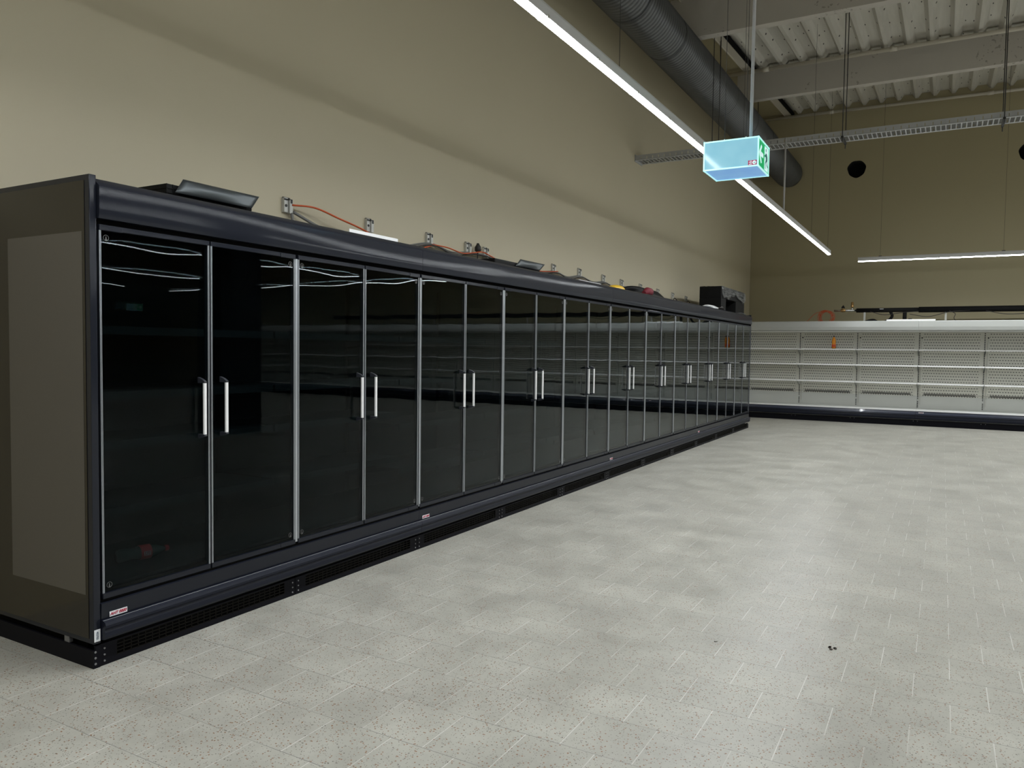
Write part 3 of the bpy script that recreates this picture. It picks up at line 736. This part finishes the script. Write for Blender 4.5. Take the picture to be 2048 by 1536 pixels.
# ------------------------------------------------------------------ white open chiller run
def chiller(y0, nb, label, brand=True, detail=True, endp=False):
    r = empty('open_chiller', (16.45, y0, 0), -PI/2); tag(r, label, 'chiller', 'white open refrigerated shelf cases along the far wall')
    L = nb*P_; g = .0015
    c = MB()
    c.box(g, L-g, .05, 1.0, 2.20, 2.262, M['white']); c.box(g, L-g, .80, 1.0, .13, 2.2, M['white']); c.box(g, L-g, .03, .8, .13, .335, M['white'])
    c.box(g, L-g, .06, .95, .0, .13, M['black'])
    if endp: c.box(-.03, 0, 0, 1.0, .0, 2.27, M['white'])
    c.build('carcass', None, r)
    MB().prism([(.0,2.135),(.012,2.25),(.03,2.267),(.10,2.267),(.10,2.055),(.03,2.055),(.012,2.062)], g, L-g, 'x').build('canopy', M['canopy_white'], r)
    MB().box(g, L-g, .05, .70, 2.03, 2.05).build('air_duct_cover', M['white'], r)
    MB().prism([(.745,.605),(.69,2.05),(.80,2.05),(.80,.605)], g, L-g, 'x').build('perforated_back', M['liner'], r)
    MB().prism([(.735,.335),(.738,.615),(.80,.615),(.80,.335)], g, L-g, 'x').build('kick_panel', M['white'], r)
    gr = MB().box(.1, L-.1, .7375, .739, .652, .656)
    for i in range(nb):
        for q in range(60): 
            x = i*P_+.13+q*.0165
            if x < (i+1)*P_-.14: gr.box(x, x+.009, .7365, .7395, .632, .676)
    gr.build('return_grille', M['clip_dark'], r)
    MB().prism([(-.028,.322),(-.028,.345),(.06,.345),(.06,.322)], g, L-g, 'x').build('tray_lip', M['lip'], r)
    MB().prism([(-.03,.262),(-.012,.322),(.04,.322),(.04,.262)], g, L-g, 'x').build('lower_fascia', M['slate'], r)
    MB().prism([(-.02,.262),(-.045,.255),(-.055,.235),(-.045,.215),(-.048,.205),(-.05,.18),(-.04,.15),(-.02,.14),(.05,.14),(.05,.262)], g, L-g, 'x').build('bumper_rail', M['bumper'], r)
    for i in range(nb):
        p = MB().box(i*P_+.002, (i+1)*P_-.002, .015, .03, 0, .125, M['plinth'])
        for bx in (i*P_+.04, (i+1)*P_-.04): p.lathe([(.007, .011), (.007, .015)], (bx, 0, .105), M['bolt'], n=8, axis='y')
        p.build('plinth_panel', None, r)
        x = i*P_; u = MB().prism([(.7385,.36),(.7445,.5),(.691,2.03),(.70,2.03),(.75,.5),(.745,.36)], x+(-.003 if i else .002), x+(.003 if i else .006), 'x', M['white']); q = .36
        while q < 2.0: 
            yy = .745-(q-.49)*.0353 if q > .5 else .736
            u.box(x+(-.010 if i else .002), x+(.010 if i else .022), yy-.006, yy, q, q+.022, M['clip_dark']); q += .038
        u.build('slotted_upright', None, r)
        for z in (1.65, 1.302, .918):
            s = MB().box(x+.004, x+P_-.004, .305, .70, z-.016, z-.004, M['white'])
            s.box(x+.004, x+P_-.004, .297, .307, z-.030, z, M['lip'])
            for q in (x+.010, x+P_-.014): s.prism([(.33, z-.016), (.71, z-.016), (.73, z-.13), (.70, z-.13)], q, q+.004, 'x', M['white'])
            s.build('shelf', None, r)
        if detail:
            s = MB().tube(spline([(x+.06, .67, 1.90), (x+.062, .65, 1.86), (x+.05, .665, 1.75), (x+.055, .69, 1.6), (x+.05, .70, 1.2), (x+.052, .71, .8), (x+.055, .728, .42)], 5), .004, M['clip'], n=6)
            s.box(x+.048, x+.072, .655, .675, 1.895, 1.925, M['clip_dark']); s.box(x+.040, x+.062, .715, .73, .42, .66, M['clip'])
            s.build('sensor_lead', None, r)
    if brand:
        lb = MB().box(.055, .155, -.027, -.0235, .280, .297).build('brand_label', M['label'], r)
        R = Matrix.Translation((.105, -.0285, .2885)) @ Matrix.Rotation(PI/2, 4, 'X')
        text_mesh('AHT 0000', .016, M['red_ink'], 'label_lettering', lb, R, bold=.0003)
    return r
chiller(.81, 3, 'white open chiller case at the left, next to the dark freezers, holding the orange bottle', endp=True, brand=False)
chiller(-2.94, 3, 'white open chiller case cut by the right edge of the photo, empty')
for i in range(3): chiller(-6.69-3.75*i, 3, 'white open chiller case %s beyond the right edge, seen mirrored in the doors' % ('just', 'farther', 'farthest')[i], brand=False, detail=False)

# ------------------------------------------------------------------ bottles
r = empty('orange_drink_bottle', (16.86, -1.215, 1.651)); tag(r, 'orange drink bottle with dark cap standing on the top white chiller shelf', 'bottle')
MB().lathe([(.030,0),(.043,.006),(.044,.10),(.038,.125),(.044,.15),(.043,.19),(.034,.225),(.018,.255),(.014,.27)], n=20).build('bottle_body', M['juice'], r)
MB().lathe([(.0445,.035),(.0455,.037),(.0455,.095),(.0445,.097)], n=20).build('bottle_label', M['juice_label'], r)
MB().lathe([(.015,.268),(.016,.27),(.016,.292),(.013,.295)], n=14).build('bottle_cap', M['cap_dark'], r)
def lying(name, loc, label):
    r = empty(name, loc, math.radians(-12)); tag(r, label, 'bottle')
    def L(prof, nm, m): MB().lathe(prof, (0,0,.038), n=20, axis='x').build(nm, m, r)
    L([(.018,-.125),(.034,-.118),(.036,-.08),(.030,-.045),(.034,-.02),(.038,.0),(.038,.055),(.030,.085),(.016,.115),(.0125,.135)], 'bottle_body', M['cola'])
    L([(.0385,-.005),(.039,-.004),(.039,.05),(.0385,.051)], 'bottle_label', M['cola_label'])
    L([(.014,.132),(.0155,.134),(.0155,.150),(.013,.153)], 'bottle_cap', M['cola_label'])
    w = MB()
    for (a, b, c, d) in ((.008,.042,-.016,-.013),(.008,.042,.013,.016),(.008,.011,-.013,.013),(.039,.042,-.013,.013),(.016,.020,-.008,.010),(.024,.028,-.010,.006),(.032,.035,-.008,.009)):
        w.box(a, b, -.0400, -.0392, .038+c*.7, .038+d*.7)
    w.build('label_print', M['label'], r)
lying('lying_bottle', (.40, .28, .3755), 'clear bottle with red label and red cap lying on the bottom inside the nearest freezer')

# ------------------------------------------------------------------ things on top of the freezers
TOP = 2.279
def crate(x0, x1, y0, y1, h, label):
    r = MB()
    r.box(x0, x1, y0, y0+.01, TOP, TOP+h); r.box(x0, x1, y1-.01, y1, TOP, TOP+h)
    r.box(x0, x0+.01, y0+.01, y1-.01, TOP, TOP+h); r.box(x1-.01, x1, y0+.01, y1-.01, TOP, TOP+h); r.box(x0, x1, y0, y1, TOP, TOP+.008)
    for k in range(4):
        z = TOP+h*(k+.6)/4.6; r.box(x0-.004, x1+.004, y0-.004, y0, z, z+.006); r.box(x0-.004, x0, y0, y1, z, z+.006)
    for k in range(16): x = x0+(x1-x0)*k/15; r.box(x-.002, x+.002, y0-.004, y0, TOP, TOP+h)
    tag(r.build('grille_crate', M['crate']), label, 'crate')
crate(.58, 1.16, .285, .74, .115, 'black ribbed plastic crate on top of the nearest freezer, behind the tilted metal sheet')
def sheet(p, label, h=.09, name='bent_metal_sheet'):
    # p: four corners (bottom-left, bottom-right, top-right, top-left); a bent, bowed plate
    a, b, c, d = [Vector(q) for q in p]; mb = MB(); n, k = 14, 5; G = []
    nrm = (b-a).cross(d-a).normalized()
    for side in (0, 1):
        g = []
        for i in range(n+1):
            row = []
            for j in range(k+1):
                u, v = i/n, j/k; q = (a*(1-u)+b*u)*(1-v)+(d*(1-u)+c*u)*v
                q = q+nrm*(.018*math.sin(PI*v)*math.sin(PI*min(1, u*1.2))+.003*side)
                row.append(mb.bm.verts.new(q))
            g.append(row)
        G.append(g)
        for i in range(n):
            for j in range(k):
                ff = mb.bm.faces.new((g[i][j], g[i+1][j], g[i+1][j+1], g[i][j+1])); ff.smooth = True
    for i in range(n):
        for j in (0, k): mb.bm.faces.new((G[0][i][j], G[0][i+1][j], G[1][i+1][j], G[1][i][j]))
    for j in range(k):
        for i in (0, n): mb.bm.faces.new((G[0][i][j], G[0][i][j+1], G[1][i][j+1], G[1][i][j]))
    tag(mb.build(name, M['sheet']), label, 'metal sheet', 'bent grey metal sheets on top of the freezers')
sheet([(.606,.25,2.346),(1.134,.25,2.348),(1.21,.27,2.432),(.672,.27,2.431)], 'large tilted dark grey metal sheet on top of the nearest freezer')
sheet([(4.495,.30,2.348),(5.012,.30,2.352),(5.15,.31,2.43),(4.61,.31,2.427)], 'smaller tilted pale grey metal sheet on top of the second freezer', name='bent_metal_sheet')
mb = MB().box(4.12, 5.05, .315, .70, TOP, TOP+.11, None, .02); tag(mb.build('black_tray', M['crate']), 'flat black tray on top of the second freezer, under the smaller tilted sheet', 'tray')
def bar(x0, x1, y, w, h, label):
    mb = MB().box(x0, x1, y, y+w, TOP, TOP+.006, None).box(x0, x1, y, y+.004, TOP, TOP+h).box(x0, x1, y+w-.004, y+w, TOP, TOP+h*.8).box(x0, x1, y, y+.02, TOP+h*.45, TOP+h*.5)
    tag(mb.build('aluminium_profile', M['lip']), label, 'profile', 'pale profiles lying on top of the cases')
bar(1.86, 2.39, .12, .06, .045, 'long white profile lying on top of the nearest freezer at its right end')
bar(6.36, 7.05, .46, .06, .105, 'white profile lying on top of the freezers under the grey cables')
mb = MB().box(16.70, 16.76, -3.25, -2.3, 2.268, 2.30).box(16.70, 16.76, -3.25, -2.3, 2.30, 2.305); tag(mb.build('aluminium_profile', M['lip']), 'white profile lying on top of the white chiller', 'profile', 'pale profiles lying on top of the cases')

def lump(name, c, size, m, label, cat, seed=1, sub=3, amp=.25, group=None):
    bm = bmesh.new(); bmesh.ops.create_icosphere(bm, subdivisions=sub, radius=1)
    rnd = random.Random(seed); ph = [(Vector((rnd.uniform(-4,4), rnd.uniform(-4,4), rnd.uniform(-4,4))), rnd.uniform(0, 6)) for _ in range(7)]
    for v in bm.verts:
        d = sum(math.sin(v.co.dot(p)+q) for p, q in ph)/7
        q = v.co*(1+amp*d); q = Vector((q.x*size[0], q.y*size[1], max(q.z, -.6)*size[2])); v.co = q+Vector(c)
    for ff in bm.faces: ff.smooth = sub > 2
    zmin = min(v.co.z for v in bm.verts)
    for v in bm.verts: v.co.z += TOP-zmin
    me = bpy.data.meshes.new(name); bm.to_mesh(me); bm.free(); me.materials.append(m); o = bpy.data.objects.new(name, me); COL.objects.link(o)
    return tag(o, label, cat, group)
lump('plastic_wrap', (1.72, .55, 0), (.17,.12,.05), M['film_white'], 'crumpled clear plastic on top of the nearest freezer below the first wall socket', 'plastic wrap', 3, 4, .5)
lump('yellow_packet', (7.50, .42, 0), (.24,.10,.075), M['yellow'], 'yellow packet lying on top of the third freezer left of the red roll', 'packet', 4, 3, .35)
lump('black_bag', (8.75, .47, 0), (.85,.16,.115), M['crate'], 'long crumpled black bag on top of the freezers next to the red roll', 'bag', 5, 4, .45)
r = MB().tube([(8.30,.24,TOP+.085),(8.18,.235,TOP+.09),(8.0,.22,TOP+.05)], .06, M['red'], n=16, radii=[.058,.055,.03]); tag(r.build('red_roll'), 'dark red fabric roll end on top of the third freezer', 'roll')
lump('plastic_wrap', (11.25, .16, 0), (.40,.10,.045), M['film_white'], 'crumpled white plastic on top of the farthest freezer in front of the black frame', 'plastic wrap', 8, 4, .5)
lump('plastic_wrap', (13.3, .08, 0), (.35,.045,.022), M['film'], 'thin flat plastic on top of the freezer row at its far end', 'plastic wrap', 9, 4, .5)
mb = MB().tube([(11.72+.10*math.cos(t), .10+.05*math.sin(t), TOP+.035+.02*math.sin(2*t)) for t in [2*PI*k/20 for k in range(20)]], .012, n=6, closed=True); tag(mb.build('cable_loop', M['dark_cable']), 'black cable loop on top of the farthest freezer beside white plastic', 'cable')
# black frame standing on the far end, wrapped in film
r = empty('black_fan_housing', (11.9, .14, TOP)); tag(r, 'big black frame housing draped in plastic on top of the far end of the freezers', 'housing')
MB().box(0, 1.86, 0, .40, .24, .455, None, .01).build('top_box', M['crate'], r)
for a, b in ((0, .36), (1.14, 1.86)): MB().box(a, b, 0, .40, 0, .24, None, .006).build('leg', M['crate'], r)
# draped film
mb = MB(); G = []
nu, nv = 36, 12
for i in range(nu+1):
    row = []
    for j in range(nv+1):
        u, v = i/nu, j/nv; x = .01+1.87*u
        hang = .17+.05*math.sin(9*u)+.02*math.sin(31*u)
        s = v*(.42+hang); wob = .006*math.sin(40*u+7*v)*v
        if s < .42: p = (x, .41-s, .462+.004*math.sin(25*u+9*v))
        else: p = (x, -.012-wob-.012*(s-.42)/.2, .462-(s-.42))
        row.append(mb.bm.verts.new(p))
    G.append(row)
for i in range(nu):
    for j in range(nv): ff = mb.bm.faces.new((G[i][j], G[i+1][j], G[i+1][j+1], G[i][j+1])); ff.smooth = True
o = mb.build('draped_film', M['film'], r)
sm = o.modifiers.new('thick', 'SOLIDIFY'); sm.thickness = .0015

# ------------------------------------------------------------------ wall brackets and cables above the freezers
BR = [(2.13,2.575),(3.085,2.585),(3.976,2.585),(4.675,2.585),(5.03,2.575),(6.71,2.575),(7.51,2.60),(8.365,2.59),(9.10,2.585),(9.95,2.585),(10.83,2.57),(11.68,2.565),(12.53,2.56)]
ORD = ['first','second','third','fourth','fifth','sixth','seventh','eighth','ninth','tenth','eleventh','twelfth','last']
proto = None
def make_clip():
    r = empty('cable_clip')
    b = MB().box(-.035, .002, -.03, 0, -.055, .055, M['clip'], .004); b.box(.008, .04, -.045, 0, -.06, .045, M['clip'], .004)
    b.build('clip_body', None, r)
    MB().lathe([(.011, -.034), (.011, -.030)], (-.018, 0, -.005), n=12, axis='y').build('clip_socket', M['clip_dark'], r)
    d = MB().box(-.036, -.005, -.032, -.030, .035, .048); d.box(.014, .034, -.047, -.0445, .015, .046); d.box(-.006, .014, -.047, -.030, .040, .046); d.box(-.034, .034, -.02, -.004, .052, .06)
    d.build('clip_slot', M['clip_dark'], r)
    return r
for i, (x, z) in enumerate(BR):
    if proto is None: c = proto = make_clip()
    else: c = copy_tree(proto)
    c.location = (x, YL, z+(0 if i else .02)); s = 1.0 if i < 5 else .9; c.scale = (s, s, s)
    tag(c, 'small pale cable clip on the beige wall, %s from the left above the freezers' % ORD[i], 'cable clip', 'cable clips in a row on the left wall')
def cable(name, pts, r, m, label, group='cables strung along the left wall', n=8):
    o = MB().tube(spline(pts, n), r, n=6).build(name, m); return tag(o, label, 'cable', group)
cable('orange_cable', [(2.16,.955,2.60),(2.35,.90,2.605),(2.6,.88,2.56),(2.85,.90,2.53),(3.03,.93,2.505),(3.16,.95,2.47),(3.5,.95,2.40),(3.7,.95,2.44),(3.976,.94,2.52)], .0075, M['orange'], 'bright orange cable sagging between the first and third wall clips')
cable('orange_cable', [(3.98,.94,2.53),(4.2,.91,2.525),(4.45,.90,2.50),(4.675,.91,2.53),(4.85,.90,2.555),(5.03,.90,2.53),(5.3,.90,2.49),(5.9,.90,2.47),(6.4,.90,2.50),(6.7,.91,2.53)], .0065, M['orange'], 'orange cable among grey cables between the third and sixth wall clips')
cable('grey_cable', [(2.16,.96,2.54),(2.165,.95,2.45),(2.12,.94,2.36)], .012, M['grey_cable'], 'short grey cable hanging straight down from the first wall clip')
cable('grey_cable', [(2.17,.955,2.55),(2.4,.92,2.47),(2.7,.90,2.40),(2.9,.9,2.30)], .012, M['grey_cable'], 'grey cable running down right from the first wall clip behind the canopy')
for k in range(3):
    dz = -.018*k
    pts = []
    X = [3.55, 3.976, 4.35, 4.675, 5.03, 5.45, 6.1, 6.71, 7.1, 7.51, 7.95, 8.365, 8.75, 9.10, 9.5, 9.95]
    Zc = [2.46, 2.545, 2.505, 2.54, 2.545, 2.49, 2.47, 2.535, 2.50, 2.55, 2.505, 2.54, 2.50, 2.54, 2.49, 2.52]
    for a, b in zip(X, Zc): pts.append((a, .97-.018*k, b+dz*(1.0 if b < 2.51 else .6)))
    cable('grey_cable', pts, .007, M['grey_cable'] if k < 2 else M['dark_cable'], '%s of the three looping grey cables strung along the wall clips' % ('topmost', 'middle', 'lowest')[k], n=5)
for i, x in enumerate((11.68, 12.53)):
    cable('dark_cable', [(x-.35,.93,2.33),(x-.15,.93,2.44),(x,.94,2.515),(x+.15,.93,2.47),(x+.5,.92,2.33)], .009, M['dark_cable'], 'dark cable arched under the %s wall clip near the far end' % ('twelfth', 'last')[i], n=6)
# pressure cap on cables
r = MB().lathe([(.02,0),(.035,.01),(.035,.05),(.02,.07),(.012,.09)], (4.80,.93,2.555), M['dark_cable'], n=12); r.tube([(4.80,.93,2.56),(4.78,.93,2.30)], .006, M['dark_cable'], n=6)
tag(r.build('brown_valve'), 'small dark brown valve knob beside the fourth and fifth wall clips', 'valve')

# ------------------------------------------------------------------ pipework behind the white chillers
r = empty('insulated_pipe_run', (17.6, -1.6, 2.56)); tag(r, 'thick black insulated pipe running behind the top of the white chillers', 'pipe')
mb = MB().tube([(0,0,0),(0,-1.3,0)], .05, n=12); mb.tube([(0,-1.3,0),(0,-13,0)], .065, n=12); mb.tube([(.02,-2.4,.02),(.02,-13,.02)], .045, n=12); mb.build('insulated_pipe', M['foam'], r)
MB().tube(spline([(0,-.72,-.03),(0,-.76,-.14),(0,-.68,-.24),(-.01,-.5,-.29),(0,-.35,-.23),(0,-.1,-.30)], 6), .032, n=10).build('flexible_branch', M['foam'], r)
MB().tube([(0,-1.02,0),(0,-1.02,-.30)], .042, n=10).tube([(0,-1.13,-.30),(0,-1.13,-.2)], .04, n=8).build('vertical_branch', M['foam'], r)
for k, yy in enumerate((-.18, -1.84, -5.5, -9)):
    s = MB().box(-.015, .015, yy-.02, yy+.02, -2.56, .045, M['clip']); s.build('pipe_support', None, r)
MB().box(-.045, -.043, -.58, -.5, .01, .03).build('pipe_label', M['label'], r)
r = empty('valve_assembly', (17.6, -1.05, 2.56)); tag(r, 'brass valve with steel couplings at the left end of the black pipe', 'valve')
MB().tube([(0,-.06,0),(0,-.56,0)], .024, n=10).build('steel_tube', M['steel'], r)
b = MB().lathe([(.02,-.32),(.036,-.31),(.036,-.22),(.02,-.20)], n=14, axis='y'); b.tube([(0,-.26,.03),(0,-.26,.06)], .018, n=10); b.build('valve_body', M['brass'], r)
MB().prism([(-.30,.055),(-.22,.055),(-.23,.09),(-.265,.13),(-.29,.09)], -.015, .015, 'x').build('valve_lever', M['crate'], r)
s = MB().tube([(0,-.46,.0),(0,-.46,.07)], .02, M['steel'], n=10); s.lathe([(.026,.07),(.034,.08),(.034,.12),(.028,.13),(.028,.19),(.015,.20)], (0,-.46,0), M['brass'], n=12); s.build('relief_valve', None, r)
mb = MB(); c = (17.47, -.93, 2.40)
pts = []
for k in range(150):
    t = 2*PI*k/24; rr = .15+.02*math.sin(k*.35); pts.append((c[0]+.0008*k, c[1]+rr*math.cos(t)-.0003*k, c[2]+rr*math.sin(t)))
mb.tube(pts, .006, n=5); mb.tube(spline([(17.55,-.93,2.555),(17.5,-.72,2.50),(17.48,-.58,2.36),(17.48,-.5,2.27)], 6), .006, n=5)
tag(mb.build('cable_coil', M['orange']), 'coiled orange cable hanging beside the valve above the white chiller', 'cable')
for k, pts in enumerate(([(17.55,-2.72,2.46),(17.55,-3.1,2.40),(17.55,-3.5,2.50),(17.55,-3.9,2.53)], [(17.55,-3.5,2.53),(17.55,-3.62,2.46),(17.55,-3.6,2.36),(17.55,-3.66,2.27)], [(17.55,-1.9,2.53),(17.55,-2.2,2.45),(17.55,-2.6,2.50),(17.55,-2.9,2.52)], [(17.55,-4.2,2.52),(17.55,-4.6,2.44),(17.55,-5.2,2.47),(17.55,-5.8,2.52)])):
    cable('dark_cable', pts, .008, M['dark_cable'], ['dark cable sagging under the black pipe right of its second support', 'dark cable dropping from the black pipe to the chiller top', 'dark cable sagging under the black pipe between its two supports', 'dark cable sagging under the black pipe at the right edge'][k], 'dark cables under the black pipe', 6)

# ------------------------------------------------------------------ bits on the floor
def debris(x, y, s, label):
    rnd = random.Random(int(x*100)); mb = MB()
    for k in range(5):
        a = rnd.uniform(0, 6.28); cx, cy = x+s*rnd.uniform(-.5,.5), y+s*rnd.uniform(-.5,.5)
        mb.prism([(cx+s*.45*rnd.uniform(.5,1)*math.cos(a+t), cy+s*.28*rnd.uniform(.5,1)*math.sin(a+t)) for t in (0,1.2,2.4,3.6,4.9)], 0.0005, s*.12, 'z')
    tag(mb.build('debris', M['leaf']), label, 'debris', 'bits of dirt on the floor')
debris(2.05, -2.96, .035, 'dark crumpled bit of dirt lying on the floor tiles at the right')
debris(1.83, -2.42, .012, 'tiny dark speck of dirt on the floor tiles left of the crumpled bit')

# ------------------------------------------------------------------ world, view
w = bpy.data.worlds.new('world'); SC.world = w; w.use_nodes = True
w.node_tree.nodes['Background'].inputs[0].default_value = (.5,.55,.6,1); w.node_tree.nodes['Background'].inputs[1].default_value = .02
vs = SC.view_settings; vs.view_transform = 'Standard'; vs.look = 'None'; vs.exposure = 0.0; vs.gamma = 1.0; vs.use_curve_mapping = False
SC.cycles.transparent_max_bounces = 24
SC.cycles.max_bounces = 10
SC.cycles.caustics_reflective = False
